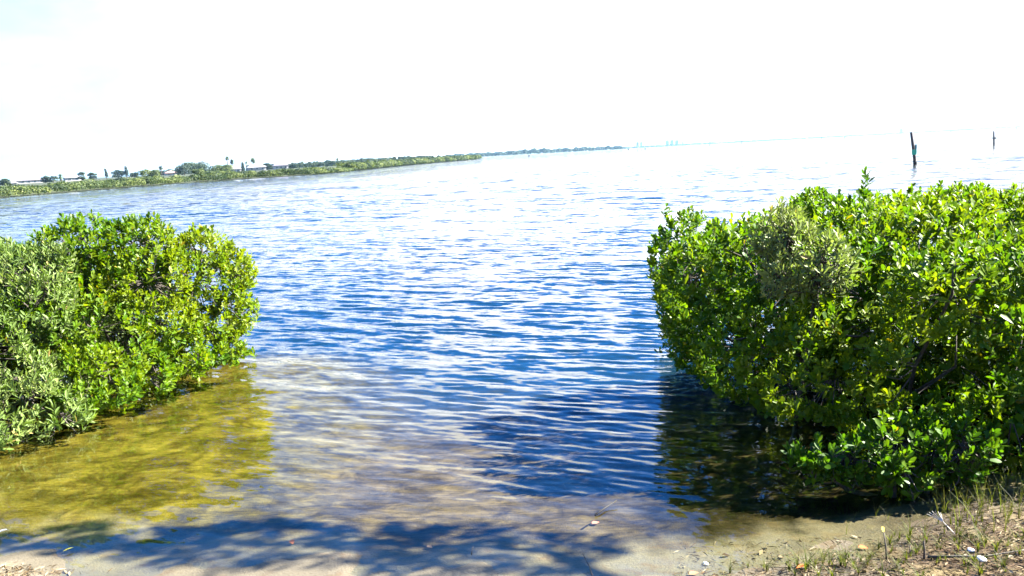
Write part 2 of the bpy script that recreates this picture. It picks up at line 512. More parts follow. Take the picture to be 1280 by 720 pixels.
def bush(name, label, clumps, species, mat, L, dens, seed, base, tint0=0.5, group=None, cat='bush', shoots=0, zmin=0.05, n_parts=300, bare=(), nodes=5, outward=0.55, roots=9):
    rg = np.random.default_rng(seed)
    P, N, K = clump_points(clumps, dens, rg)
    ok = P[:, 2] > zmin
    for (bx, by, bz, br) in bare:
        ok &= ((P - np.array([bx, by, bz])) ** 2).sum(1) > br * br
    P, N, K = P[ok], N[ok], K[ok]
    D = unit(N * outward + np.array([0, 0, 0.55]) + rg.normal(0, 0.28, P.shape))
    if shoots:
        cand = np.where(N[:, 2] > 0.55)[0]
        i = rg.choice(cand, min(shoots, len(cand)), replace=False)
        h = rg.uniform(0.03, 0.20, len(i)) * rg.uniform(0.5, 1, len(i))
        Ps, Ds, Ks = [], [], []
        for f in (0.35, 0.7, 1.0):
            dd = unit(np.array([0, 0, 1.0]) + rg.normal(0, 0.22, (len(i), 3)))
            Ps.append(P[i] + np.array([0, 0, 1.0]) * (h * f)[:, None] + rg.normal(0, 0.01, (len(i), 3))); Ds.append(dd); Ks.append(K[i])
        P, D, K = np.concatenate([P] + Ps), np.concatenate([D] + Ds), np.concatenate([K] + Ks)
    Ls = L * rg.uniform(0.75, 1.15, len(P))
    P2, R2, L2, own = sprig_leaves(P, D, Ls, nodes, rg, species)
    spr = np.clip(tint0 + 0.16 * vnoise(P[:, 0] * 2, P[:, 1] * 2 + P[:, 2] * 3, seed, 3, 1.2) + rg.normal(0, 0.10, len(P)), 0, 1)
    tint = np.clip(spr[own] + rg.normal(0, 0.07, len(P2)), 0, 1)
    tint[rg.uniform(size=len(tint)) < 0.005] = 1.2
    rootz = thing(name, label, cat, base, group)
    b = np.array(base)
    # the leaves the picture shows largest become parts of their own
    cen = P2 + R2[:, :, 1] * (L2 * 0.5)[:, None]
    sx, sy, dep = project(cen)
    inside = (sx > 2) & (sx < 1278) & (sy > 2) & (sy < 718)
    vw = unit(cen - np.array([0, 0, EYE]))
    area = (L2 * F_PX / dep) ** 2 * np.abs((R2[:, :, 2] * vw).sum(1))
    cell = (sx // 7).astype(int) * 1000 + (sy // 7).astype(int)
    order = np.lexsort((dep, cell)); first = np.ones(len(order), bool); first[1:] = cell[order][1:] != cell[order][:-1]
    front = order[first]; front = front[inside[front]]
    pick = front[np.argsort(-area[front])][:n_parts]
    rest = np.ones(len(P2), bool); rest[pick] = False
    V, F, T = pack_leaves(P2[rest], R2[rest], L2[rest], tint[rest], species, rg)
    obj('foliage', np_mesh('foliage', V - b, F, mat, T), rootz, kind='stuff')
    for i in pick:
        me = leaf_mesh(species, mat, int(rg.integers(0, 3)), round(float(tint[i]) * 5) / 5)
        o = obj('leaf', me, rootz)
        M = np.eye(4); M[:3, :3] = R2[i] * L2[i]; M[:3, 3] = P2[i] - b
        o.matrix_local = Matrix(M.tolist())
    # stems from the ground to the clumps, twigs from the clumps to the shoots
    gz_ = lambda q: float(ground_z(np.array([q[0]]), np.array([q[1]]))[0])
    cl = np.asarray(clumps, float)
    sel = rg.permutation(len(cl))[:roots]
    for i in sel:
        c_ = cl[i, :3]; foot = np.array([c_[0] + rg.normal(0, 0.12), c_[1] + rg.normal(0, 0.12), 0]) * np.array([1, 1, 0]) + np.array([0.5 * (b[0] - c_[0]), 0.5 * (b[1] - c_[1]), 0])
        foot[:2] = 0.5 * foot[:2] + 0.5 * b[:2]; foot[2] = gz_(foot) - 0.05
        m1 = foot * 0.5 + c_ * 0.5 + rg.normal(0, 0.06, 3)
        gg = Geo(); gg.tube([foot - b, foot * 0.75 + m1 * 0.25 - b + rg.normal(0, 0.02, 3), m1 - b, c_ - b, c_ - b + np.array([0, 0, cl[i, 5] * 0.6])], [0.022, 0.018, 0.015, 0.010, 0.004], 6)
        obj('stem', gg.mesh('stem', M_TWIG, True), rootz)
    n_t = min(len(P), 1500); i = rg.choice(len(P), n_t, replace=False)
    V, F = [], []
    c_ = cl[K[i], :3]; a0 = P[i] - D[i] * (Ls[i] * 1.4)[:, None]; tip = P[i] + D[i] * 0.01
    st = c_ + (a0 - c_) * 0.25
    mid = st * 0.45 + a0 * 0.55 - np.array([0, 0, 0.03]) + rg.normal(0, 0.02, (n_t, 3))
    for seg_a, seg_b, ra, rb in ((st, mid, 0.006, 0.0045), (mid, a0, 0.0045, 0.003), (a0, tip, 0.003, 0.0015)):
        d = unit(seg_b - seg_a); x = unit(np.cross(d, np.array([0.3, 0.2, 0.9]))); y = np.cross(d, x)
        off = len(V) and sum(len(q) for q in V)
        ring = []
        for base_p, rr in ((seg_a, ra), (seg_b, rb)):
            for kk in range(3):
                tt = 2 * math.pi * kk / 3
                ring.append(base_p + rr * (x * math.cos(tt) + y * math.sin(tt)))
        V.append(np.stack(ring, 1).reshape(-1, 3))
        f = np.array([(0, 1, 4, 3), (1, 2, 5, 4), (2, 0, 3, 5)])
        F.append((np.arange(n_t)[:, None, None] * 6 + f[None] + off).reshape(-1, 4))
    obj('twigs', np_mesh('twigs', np.concatenate(V) - b, np.concatenate(F), M_TWIG), rootz, kind='stuff')
    return rootz


def fill_clumps(poly, height, r, n, seed, z_low=0.35):
    """clump ellipsoids spread over a footprint, taller inside than at its rim"""
    rg = np.random.default_rng(seed); poly = np.array(poly, float)
    out_, tries = [], 0
    A, B = poly, np.roll(poly, -1, 0)
    lo, hi = poly.min(0), poly.max(0)
    while len(out_) < n and tries < 6000:
        tries += 1
        q = rg.uniform(lo, hi)
        cr = ((A[:, 1] > q[1]) != (B[:, 1] > q[1])) & (q[0] < (B[:, 0] - A[:, 0]) * (q[1] - A[:, 1]) / (B[:, 1] - A[:, 1] + 1e-9) + A[:, 0])
        if cr.sum() % 2 == 0:
            continue
        ab = B - A; tt = np.clip(((q - A) * ab).sum(1) / ((ab ** 2).sum(1)), 0, 1)
        e = np.sqrt((((A + ab * tt[:, None]) - q) ** 2).sum(1)).min()
        rr = r * rg.uniform(0.75, 1.2)
        top = height * (0.62 + 0.38 * min(1, e / 1.0)) * rg.uniform(0.93, 1.05)
        z = top - rr * 0.85 if rg.uniform() < 0.7 or e > 0.8 else rg.uniform(z_low, top - rr * 0.8)
        if any((q[0] - o[0]) ** 2 + (q[1] - o[1]) ** 2 + (z - o[2]) ** 2 < (0.62 * (rr + o[3]) * 0.8) ** 2 for o in out_):
            continue
        out_.append((q[0], q[1], z, rr * rg.uniform(0.9, 1.2), rr * rg.uniform(0.9, 1.2), rr * rg.uniform(0.75, 0.95)))
    return out_


# right-hand mangrove
poly = [(2.0, 9.4), (1.95, 8.2), (2.0, 7.0), (2.15, 6.3), (2.6, 5.75), (3.2, 5.45), (5.0, 5.4), (6.6, 6.4), (6.8, 8.8), (5, 10.0), (3, 10.1)]
cl = fill_clumps(poly, 1.65, 0.50, 60, 4)
cl += [(1.85, 8.4, 1.02, .46, .5, .5), (1.80, 7.7, 0.95, .42, .5, .45), (1.85, 8.0, 0.50, .40, .5, .34), (2.0, 6.9, 1.2, .45, .5, .4), (1.95, 6.6, 0.65, .40, .45, .34),
       (2.35, 6.0, 0.75, .42, .4, .36), (2.75, 5.5, 0.62, .42, .36, .36), (3.3, 5.25, 0.72, .45, .36, .38), (3.8, 5.2, 0.5, .4, .36, .34), (3.0, 5.6, 1.1, .45, .4, .36), (3.7, 5.5, 1.1, .5, .4, .36), (3.2, 5.9, 0.5, .6, .5, .4), (4.2, 5.9, 0.6, .6, .5, .45), (2.6, 6.5, 0.6, .5, .5, .42), (3.6, 5.0, 0.34, .42, .3, .28), (3.1, 5.05, 0.42, .3, .26, .26), (4.6, 5.3, 0.5, .5, .4, .4)]
cl += [(x_, y_, 0.55, .55, .55, .45) for x_, y_ in ((2.5, 7.4), (2.5, 8.4), (3.2, 6.8), (3.2, 7.8), (3.2, 8.8), (4.1, 6.8), (4.1, 7.8), (5.0, 6.6), (5.0, 7.6), (5.8, 7.4))]
cl += [(1.88, 8.0, .26, .36, .4, .3), (1.9, 8.75, .3, .36, .4, .34), (1.95, 7.35, .3, .34, .36, .3), (2.02, 6.85, .3, .3, .34, .28), (2.0, 9.3, .6, .4, .4, .4), (2.2, 6.4, .26, .3, .3, .26)]
cl += [(x_, y_, 0.16, .5, .48, .24) for x_, y_ in ((2.2, 8.9), (2.15, 8.1), (2.2, 7.3), (2.45, 6.7), (2.9, 6.3), (3.5, 6.0), (3.1, 7.2), (3.1, 8.2), (4.2, 6.1), (5.0, 6.0), (4.0, 7.2), (2.8, 5.7), (3.4, 5.5), (4.1, 5.4))]
bush('mangrove_bush', 'large bright green broad-leaved mangrove bush on the right, overhanging black shaded water', cl, 'broad', M_BROAD, 0.077, 112, 21, (3.2, 7.2, -0.3), tint0=0.64,
     shoots=110, zmin=0.03,
     bare=[tuple(at_dist(a_, b_, y_)) + (r_,) for a_, b_, y_, r_ in ((960, 475, 6.1, .20), (1035, 445, 5.9, .26), (905, 400, 6.9, .24), (1185, 470, 5.2, .26), (1245, 525, 5.0, .28), (1130, 505, 5.2, .24), (1090, 350, 5.9, .2), (890, 480, 6.7, .25), (1000, 530, 5.6, .28), (1230, 400, 5.4, .2))])
# young mangrove in front of it
bush('mangrove_bush', 'low young mangrove sprawling over the water in front of the large right-hand bush',
     [(2.05, 5.0, 0.22, .30, .18, .15), (2.3, 4.82, 0.22, .24, .16, .16), (2.7, 4.85, .28, .24, .18, .2), (2.35, 4.98, 0.30, .26, .2, .2), (2.6, 4.98, 0.26, .24, .2, .22), (1.85, 5.08, 0.2, .16, .12, .1)], 'broad', M_BROAD, 0.078, 130, 5, (2.45, 5.0, -0.05), tint0=0.5, zmin=0.06, roots=4)
# silvery shrub among the right-hand leaves
bush('silver_shrub', 'grey-green narrow-leaved shrub growing through the left half of the large right-hand mangrove',
     [(2.10, 6.30, 1.47, .24, .24, .22), (2.26, 6.06, 1.28, .26, .22, .24), (2.02, 6.1, 1.22, .18, .2, .2)], 'narrow', M_SILVER, 0.085, 170, 6, (2.15, 6.6, -0.3), zmin=0.3, roots=1, shoots=8, tint0=0.9)
# left-hand bushes
poly = [(-4.0, 10.0), (-3.85, 9.0), (-4.1, 8.3), (-4.6, 7.8), (-5.8, 8.2), (-6.2, 9.6), (-5.2, 10.6)]
cl = fill_clumps(poly, 1.60, 0.46, 22, 8)
cl += [(-3.3, 9.5, 0.62, .36, .36, .34), (-3.55, 9.6, 1.22, .36, .4, .34), (-4.1, 9.2, 1.42, .45, .45, .36), (-4.6, 8.9, 1.46, .45, .45, .36), (-3.6, 9.5, 0.95, .5, .5, .42), (-3.55, 9.3, 0.52, .42, .45, .34), (-3.8, 8.8, 0.55, .42, .45, .36), (-3.95, 8.2, 0.42, .36, .4, .32), (-3.9, 8.9, 1.05, .45, .45, .4),
       (-3.25, 9.62, 1.0, .28, .3, .28), (-3.35, 9.25, 0.2, .3, .3, .22), (-3.55, 8.7, 0.2, .3, .3, .2), (-3.72, 8.2, 0.18, .28, .3, .2), (-3.8, 7.75, 0.17, .26, .26, .18), (-3.6, 9.15, 0.24, .42, .42, .24), (-3.85, 8.55, 0.24, .40, .42, .24), (-4.0, 8.0, 0.22, .36, .36, .22), (-4.3, 8.6, 0.5, .5, .5, .4), (-4.3, 9.3, 0.5, .5, .5, .4), (-4.05, 7.5, 0.2, .3, .28, .18), (-4.05, 7.75, 0.36, .34, .32, .28), (-3.2, 9.45, 0.12, .16, .1, .06)]
bush('mangrove_bush', 'yellow-green broad-leaved mangrove bush at the right end of the left-hand thicket', cl, 'broad', M_BROAD, 0.076, 140, 31, (-4.4, 9.2, -0.3), tint0=0.68, shoots=24, zmin=0.03,
     bare=[tuple(at_dist(a_, b_, y_)) + (r_,) for a_, b_, y_, r_ in ((205, 350, 8.5, .22), (185, 495, 7.9, .20), (225, 440, 8.7, .18), (150, 400, 8.0, .22), (262, 385, 9.2, .16))])
poly = [(-4.5, 9.2), (-4.55, 8.3), (-4.75, 7.4), (-5.0, 6.9), (-6.2, 6.9), (-7.5, 8.5), (-7, 10.2), (-5.4, 10.2)]
cl = fill_clumps(poly, 1.74, 0.46, 32, 9)
cl += [(-4.6, 7.3, 0.45, .45, .45, .36), (-4.75, 6.9, 0.42, .4, .36, .34), (-4.35, 7.15, 0.30, .34, .34, .26), (-5.2, 6.85, 0.4, .4, .36, .32), (-4.6, 7.9, 0.95, .42, .42, .4), (-4.5, 7.1, 0.2, .45, .4, .2), (-4.05, 7.1, 0.16, .3, .26, .18), (-4.4, 6.75, 0.17, .3, .24, .18), (-4.85, 6.55, 0.17, .3, .24, .2), (-4.9, 6.75, 0.2, .42, .36, .2), (-5.0, 7.6, 0.45, .5, .5, .4), (-5.6, 7.2, 0.5, .5, .5, .4), (-4.35, 7.6, .3, .35, .35, .28), (-4.75, 8.2, 1.25, .42, .42, .36)]
bush('silver_shrub', 'grey-green narrow-leaved bush filling the left edge of the left-hand thicket', cl, 'narrow', M_SILVER, 0.088, 105, 41, (-5.6, 8.2, -0.25), tint0=0.58, shoots=60, zmin=0.05,
     bare=[tuple(at_dist(a_, b_, y_)) + (r_,) for a_, b_, y_, r_ in ((125, 425, 7.5, .26), (25, 405, 7.2, .26), (75, 400, 7.4, .18), (55, 470, 6.9, .18), (150, 500, 7.4, .2))])

# ------------------------------------------------------------------ tree behind the camera whose shade falls on the shallows
M_TREE = leaf_mat('tree_leaf', (0.03, 0.06, 0.012), (0.05, 0.09, 0.015), (0.09, 0.12, 0.02), (1.3, 1.4, 0.6))


def shade_at(x, y, h):
    t_ = h / math.tan(SUN_EL)
    return np.array([x + SUN_H[0] * t_, y + SUN_H[1] * t_, h])


spots = [(-2.9, 4.95, 5.0, .28), (-2.2, 4.80, 4.9, .26), (-1.6, 4.72, 4.8, .30), (-1.0, 4.62, 4.7, .30), (-0.4, 4.56, 4.7, .28), (0.15, 4.45, 4.6, .26)]
cl = [tuple(shade_at(x, y, h)) + (r * 1.6, r * 1.15, r * 0.8) for x, y, h, r in spots]
rg = np.random.default_rng(3)
cl = [c_[:3] + tuple(np.array(c_[3:]) * rg.uniform(0.75, 1.2)) for c_ in cl]
cl += [(c_[0] + rg.normal(0, .35), c_[1] + rg.normal(0, .28), c_[2] + rg.normal(0, .2), .26, .15, .12) for c_ in cl for _ in range(3)]
P, N, K = clump_points(cl, 55, rg)
D = unit(N + np.array([0, 0, 0.4]) + rg.normal(0, 0.4, P.shape))
P2, R2, L2, own = sprig_leaves(P, D, np.full(len(P), 0.10), 4, rg, 'broad')
V, F, T = pack_leaves(P2, R2, L2, rg.uniform(0, 1, len(P2)), 'broad', rg)
base = np.array([8.4, 3.0, 0.4])
tr_ = thing('shade_tree', 'leaning shore tree beside the viewer whose limb shades the shallows', 'tree', base)
obj('crown', np_mesh('crown', V - base, F, M_TREE, T), tr_, kind='stuff')
gg = Geo(); tip = np.array(cl[len(spots) - 1][:3])
gg.tube([(0, 0, -0.4), (-0.25, 0.2, 1.6), tip - base + np.array([1.6, -1.5, -0.7]), tip - base + np.array([0.5, -1.1, -0.2]), tip - base], [0.16, 0.13, 0.10, 0.07, 0.04], 9)
obj('trunk', gg.mesh('trunk', M_BARK, True), tr_)
gg = Geo()
gg.tube([np.array(c_[:3]) - base for c_ in cl[:len(spots)][::-1]], np.linspace(0.035, 0.008, len(spots)), 6)
obj('limb', gg.mesh('limb', M_BARK, True), tr_)

# ------------------------------------------------------------------ far left shore
SHORE_PX = [(0, 248), (60, 243), (120, 238), (180, 233), (235, 228.6), (275, 226), (300, 224), (345, 221.5), (390, 218.6), (430, 214.8), (500, 207.5), (550, 203), (600, 199)]
SH = np.array([on_level(*q)[:2] for q in SHORE_PX])
SH = np.concatenate([[SH[0] + (SH[0] - SH[1]) * 3], SH])
M_LAND = simple_mat('shore_soil', (0.015, 0.022, 0.009), (0.03, 0.036, 0.014), 0.05, 0.95)
inl = np.array([(-130, 40)] + [(p_[0] - 30 - 0.3 * i, p_[1] + 25) for i, p_ in enumerate(SH[1:])])
inl[-1] = (-40, 610)
far_in = np.array([(-1400, 200 + i * 90) for i in range(len(SH))], float)
n = len(SH)
V = np.concatenate([np.c_[SH + np.array([[-0.2, 0.2]]), np.full(n, -1.2)], np.c_[SH + np.array([[-1.6, 1.2]]), np.full(n, 0.05)], np.c_[inl, np.full(n, 0.5)], np.c_[far_in, np.full(n, 0.9)]])
F = np.array([(k * n + i, k * n + i + 1, (k + 1) * n + i + 1, (k + 1) * n + i) for k in range(3) for i in range(n - 1)])
land = obj('land', np_mesh('land', V, F, M_LAND), kind='structure')

M_HEDGE = leaf_mat('far_leaf', (0.008, 0.020, 0.008), (0.040, 0.064, 0.018), (0.115, 0.138, 0.040), (1.2, 1.3, 0.6), rough=0.6, spec=0.2, tr=0.3)
M_DARKLEAF = leaf_mat('far_dark_leaf', (0.012, 0.025, 0.016), (0.030, 0.050, 0.026), (0.062, 0.085, 0.034), (1.1, 1.2, 0.7), rough=0.6, spec=0.2, tr=0.25)


def cards(P, N, size, rg, jit=0.55):
    """small folded leaf clusters at P facing about N"""
    n = len(P)
    nn = unit(N + rg.normal(0, jit, P.shape)); x = unit(np.cross(nn, rg.normal(size=P.shape))); y = np.cross(nn, x)
    s = (np.broadcast_to(size, (n,)) * rg.uniform(0.6, 1.3, n))[:, None]
    V = np.stack([P - x * s * 0.5, P - y * s * 0.42 + nn * s * 0.12, P + x * s * 0.5, P + y * s * 0.42 + nn * s * 0.12], 1).reshape(-1, 3)
    F = (np.arange(n)[:, None, None] * 4 + np.array([[(0, 1, 2), (0, 2, 3)]])).reshape(-1, 3)
    return V, F


def crowns(cl, per, size, rg, zmin=0.0, tint0=0.5, spread=0.22):
    V, F, T, b = [], [], [], 0
    for i, (x, y, z, a, bb, c_) in enumerate(cl):
        k = per[i] if hasattr(per, '__len__') else per
        d = unit(rg.normal(size=(k, 3)))
        d[:, 2] = np.where(d[:, 2] < -0.55, -d[:, 2], d[:, 2])
        f = rg.choice([1.0, 0.93, 0.82], k) * (1 + 0.14 * vnoise(d[:, 0] * 4 + i, d[:, 1] * 4 + d[:, 2] * 5, i, 2, 1.3))
        p_ = d * f[:, None] * np.array([a, bb, c_]) + np.array([x, y, z])
        ok = p_[:, 2] > zmin; p_, d = p_[ok], d[ok]
        s = size[i] if hasattr(size, '__len__') else size
        v, fc = cards(p_, d, s, rg)
        tt = np.clip(tint0 + rg.normal(0, spread * 0.7) + rg.normal(0, spread * 0.6, len(p_)), 0, 1)
        V.append(v); F.append(fc + b); T.append(np.repeat(tt, 4)); b += len(v)
    return np.concatenate(V), np.concatenate(F), np.concatenate(T)


# the mangrove fringe: one long mass
rg = np.random.default_rng(17)
seg = np.r_[0, np.cumsum(np.hypot(*np.diff(SH, axis=0).T))]
cl, per, size = [], [], []
u_ = 0.0
while u_ < seg[-1]:
    x = np.interp(u_, seg, SH[:, 0]); y = np.interp(u_, seg, SH[:, 1])
    dcam = math.hypot(x, y)
    gap = 150 < math.hypot(x, y) - 55 < 185
    pxm = F_PX / dcam
    low = 198 < y < 232                                # the lower bright stretch
    for row in range(3):
        if rg.uniform() < 0.12 and row:
            continue
        rr = rg.uniform(0.7, 1.9) * (1 + dcam / 900)
        h = (0.95 if low else 1.5 if y < 200 else 1.6 + dcam * 0.0017) * rg.uniform(0.68, 1.2)
        off = row * rr * 1.35 + rg.uniform(-0.4, 0.6)
        cl.append((x - off * 0.75 - 0.4, y + off * 0.65, h * 0.5, rr, rr, h * 0.52))
        s = max(0.22, 1.5 / pxm)
        per.append(int(min(260, 5.0 * rr * h * 3.2 / (s * s)) if row < 2 else min(150, 3.0 * rr * h * 3.0 / (s * s)))); size.append(s)
    u_ += rg.uniform(1.1, 1.9) * (1 + dcam / 700)
V, F, T = crowns(cl, per, size, rg, 0.03, 0.5, 0.34)
o = obj('mangrove_fringe', np_mesh('mangrove_fringe', V, F, M_HEDGE, T), kind='stuff')
o['label'] = 'long low belt of green mangroves along the far left shore'; o['category'] = 'mangroves'


def far_tree(px_, y_top, px_w, Y, label, name='broadleaf_tree', mat=M_DARKLEAF, seed=0, tint0=0.45, shape='round', cat='tree', group=None):
    """tree whose crown is px_w pixels wide in the frame and tops out at y_top, standing Y metres off"""
    rg = np.random.default_rng(seed + int(px_ * 7))
    top = at_dist(px_, y_top, Y); dcam = math.hypot(top[0], top[1]); m_px = dcam / F_PX
    h = top[2] - 0.5; wd = px_w * m_px
    t_ = thing(name, label, cat, (top[0], top[1], 0.5), group)
    cl = []
    if shape == 'column':
        k = 5
        for i in range(k):
            f = i / (k - 1)
            cl.append((rg.normal(0, wd * 0.08), rg.normal(0, wd * 0.08), h * (0.28 + 0.6 * f), wd * (0.46 - 0.18 * f), wd * (0.46 - 0.18 * f), h * 0.16))
    else:
        flat = 0.8 if shape == 'dome' else 1.0
        k = 9 if shape == 'round' else 14
        for i in range(k):
            a = rg.uniform(0, 6.28); f = math.sqrt(rg.uniform(0, 1)) * 0.36
            q = wd * rg.uniform(0.17, 0.26)
            zt = h * (1 - 1.6 * f * f * flat) * (1.0 if i % 3 else rg.uniform(0.35, 0.6)) - q * 0.6
            cl.append((wd * f * math.cos(a) * 1.25, wd * f * math.sin(a) * 1.25, max(zt, q * 0.5), q, q, min(q * 0.75, h * 0.4)))
        cl.append((0, 0, h * 0.42, wd * 0.42, wd * 0.42, h * 0.42))
    s = max(0.3, 1.25 * m_px)
    per = [int(min(260, 16 * c_[3] * c_[5] / (s * s) + 24)) for c_ in cl]
    V, F, T = crowns(cl, per, s, rg, 0.3, tint0)
    obj('crown', np_mesh('crown', V, F, mat, T), t_, kind=None)
    gg = Geo(); gg.tube([(0, 0, -0.6), (rg.normal(0, .1), 0, h * 0.3), (rg.normal(0, .2), 0, h * 0.72)], [0.03 * h + 0.06, 0.024 * h + .04, 0.012 * h], 6)
    for q in range(4):
        c_ = cl[int(rg.integers(0, len(cl)))]
        gg.tube([(0, 0, h * 0.3), (c_[0] * 0.5, c_[1] * 0.5, (h * 0.3 + c_[2]) / 2), c_[:3]], [0.014 * h, 0.01 * h, 0.004 * h], 5)
    obj('trunk', gg.mesh('trunk', M_BARK, True), t_)
    return t_


M_PALM = leaf_mat('palm_frond', (0.02, 0.035, 0.015), (0.04, 0.065, 0.025), (0.08, 0.10, 0.04), (1.1, 1.2, 0.6), tr=0.2)


def palm(px_, y_top, crown_px, Y, label, seed=0):
    rg = np.random.default_rng(seed + 400)
    top = at_dist(px_, y_top, Y); dcam = math.hypot(top[0], top[1]); m_px = dcam / F_PX
    Lf = crown_px * m_px * 0.62; h = top[2] - 0.5 - Lf * 0.55
    t_ = thing('palm_tree', label, 'palm', (top[0], top[1], 0.5))
    gg = Geo(); lean = rg.normal(0, 0.03 * h, 2)
    gg.tube([(-lean[0], -lean[1], -0.6), (-lean[0] * .4, -lean[1] * .4, h * 0.5), (0, 0, h)], [0.36, 0.30, 0.26], 8)
    obj('trunk', gg.mesh('trunk', M_BARK, True), t_)
    V, F, T = [], [], []
    for i in range(30):
        az = i * 2.4 + rg.normal(0, 0.2); el = rg.uniform(-0.9, 1.3)
        l = Lf * rg.uniform(0.75, 1.0)
        hd = np.array([math.cos(az), math.sin(az), 0]); sd = np.array([-math.sin(az), math.cos(az), 0])
        pts = []
        for j in range(5):
            f = j / 4
            pts.append(np.array([0, 0, h]) + hd * l * f * math.cos(el) * (1 - 0.1 * f) + np.array([0, 0, l * (f * math.sin(el) - 0.35 * f * f)]))
        b0 = len(V); wv = [0.05, 0.20, 0.24, 0.18, 0.02]
        for j, q in enumerate(pts):
            V += [q - sd * wv[j] * l + np.array([0, 0, -0.08 * l * wv[j] * 4]), q, q + sd * wv[j] * l + np.array([0, 0, -0.08 * l * wv[j] * 4])]
        for j in range(4):
            o_ = b0 + j * 3
            F += [(o_, o_ + 1, o_ + 4), (o_, o_ + 4, o_ + 3), (o_ + 1, o_ + 2, o_ + 5), (o_ + 1, o_ + 5, o_ + 4)]
        T += [rg.uniform(0, 0.8)] * 15
    obj('crown', np_mesh('crown', np.array(V), np.array(F), M_PALM, np.array(T), smooth=False), t_)
    return t_


M_WALL = simple_mat('pale_render', (0.30, 0.29, 0.27), (0.36, 0.35, 0.33), 0.6, 0.85)
M_ROOF_W = simple_mat('white_roof', (0.26, 0.27, 0.29), (0.32, 0.32, 0.34), 0.8, 0.6)
M_ROOF_G = simple_mat('grey_roof', (0.12, 0.11, 0.13), (0.15, 0.135, 0.16), 0.8, 0.7)
M_ROOF_P = simple_mat('pink_roof', (0.20, 0.12, 0.11), (0.24, 0.15, 0.14), 0.8, 0.7)
M_GLASS = simple_mat('window_glass', (0.03, 0.05, 0.07), (0.05, 0.07, 0.09), 1.0, 0.1, spec=0.6)
M_FRAME = simple_mat('window_frame', (0.75, 0.75, 0.75), (0.8, 0.8, 0.8), 1.0, 0.5)


def house(px0, px1, y_peak, Y, label, roof_mat, seed=0, wing=False):
    a = at_dist((px0 + px1) / 2, y_peak, Y); dcam = math.hypot(a[0], a[1]); m_px = dcam / F_PX
    wd = (px1 - px0) * m_px; hp = a[2] - 0.5; hw = hp * 0.56; dp = max(7.0, wd * 0.55)
    rz = math.atan2(a[1], a[0]) - math.pi / 2 + 0.12
    t_ = thing('house', label, 'house', (a[0], a[1], 0.5), rz=rz)
    gg = Geo(); gg.box((0, 0, hw / 2 - 0.3), (wd * 0.92, dp, hw + 0.6)); obj('wall', gg.mesh('wall', M_WALL), t_)
    gg = Geo(); x, y, e = wd / 2, dp / 2 + 0.5, 0.32
    ri = x - y * 0.75 if x > y else x * 0.3
    gg.add([(-x, -y, hw), (x, -y, hw), (x, y, hw), (-x, y, hw), (-ri, 0, hp), (ri, 0, hp)] + [(-x, -y, hw - 0.25), (x, -y, hw - 0.25), (x, y, hw - 0.25), (-x, y, hw - 0.25)],
           [(0, 1, 5, 4), (1, 2, 5), (2, 3, 4, 5), (3, 0, 4), (6, 7, 1, 0), (7, 8, 2, 1), (8, 9, 3, 2), (9, 6, 0, 3), (9, 8, 7, 6)])
    rf = obj('roof', gg.mesh('roof', roof_mat), t_)
    gg = Geo(); gg.box((ri * 0.5, 0.9, hp - 0.1), (0.7, 0.7, 1.0)); obj('chimney', gg.mesh('chimney', M_WALL), rf)
    nw = max(2, int(wd / 3.2)); me_f = me_g = None
    for i in range(nw):
        xx = (i + 0.5) / nw * wd * 0.84 - wd * 0.42
        if me_f is None:
            gg = Geo(); gg.box((0, 0, 0), (1.7, 0.10, hw * 0.5)); me_f = gg.mesh('window', M_FRAME)
            gg = Geo(); gg.box((0, -0.04, 0), (1.45, 0.08, hw * 0.42)); me_g = gg.mesh('pane', M_GLASS)
        wn = obj('window', me_f, t_, (xx, -dp / 2 - 0.04, hw * 0.52)); obj('pane', me_g, wn)
    return t_


house(8, 19, 226.5, 420, 'small white-roofed house at the far left edge of the shore', M_ROOF_W, 1)
house(17, 51, 221.8, 440, 'long grey-roofed house behind the mangroves at the far left', M_ROOF_G, 2)
house(81, 98, 217.6, 430, 'white-roofed house behind the mangroves, beside the second palm from the left', M_ROOF_W, 3)
house(206, 219, 213.5, 520, 'pink-roofed house half hidden left of the dome-shaped tree', M_ROOF_P, 4)
house(285, 300, 207.8, 500, 'low white house below the pair of tall palms', M_ROOF_W, 5)
house(309, 331, 205.2, 540, 'white house with a broad white roof, right of the tall palms', M_ROOF_W, 6)
house(341, 359, 202.6, 540, 'white-roofed house rightmost on the far left shore', M_ROOF_G, 7)

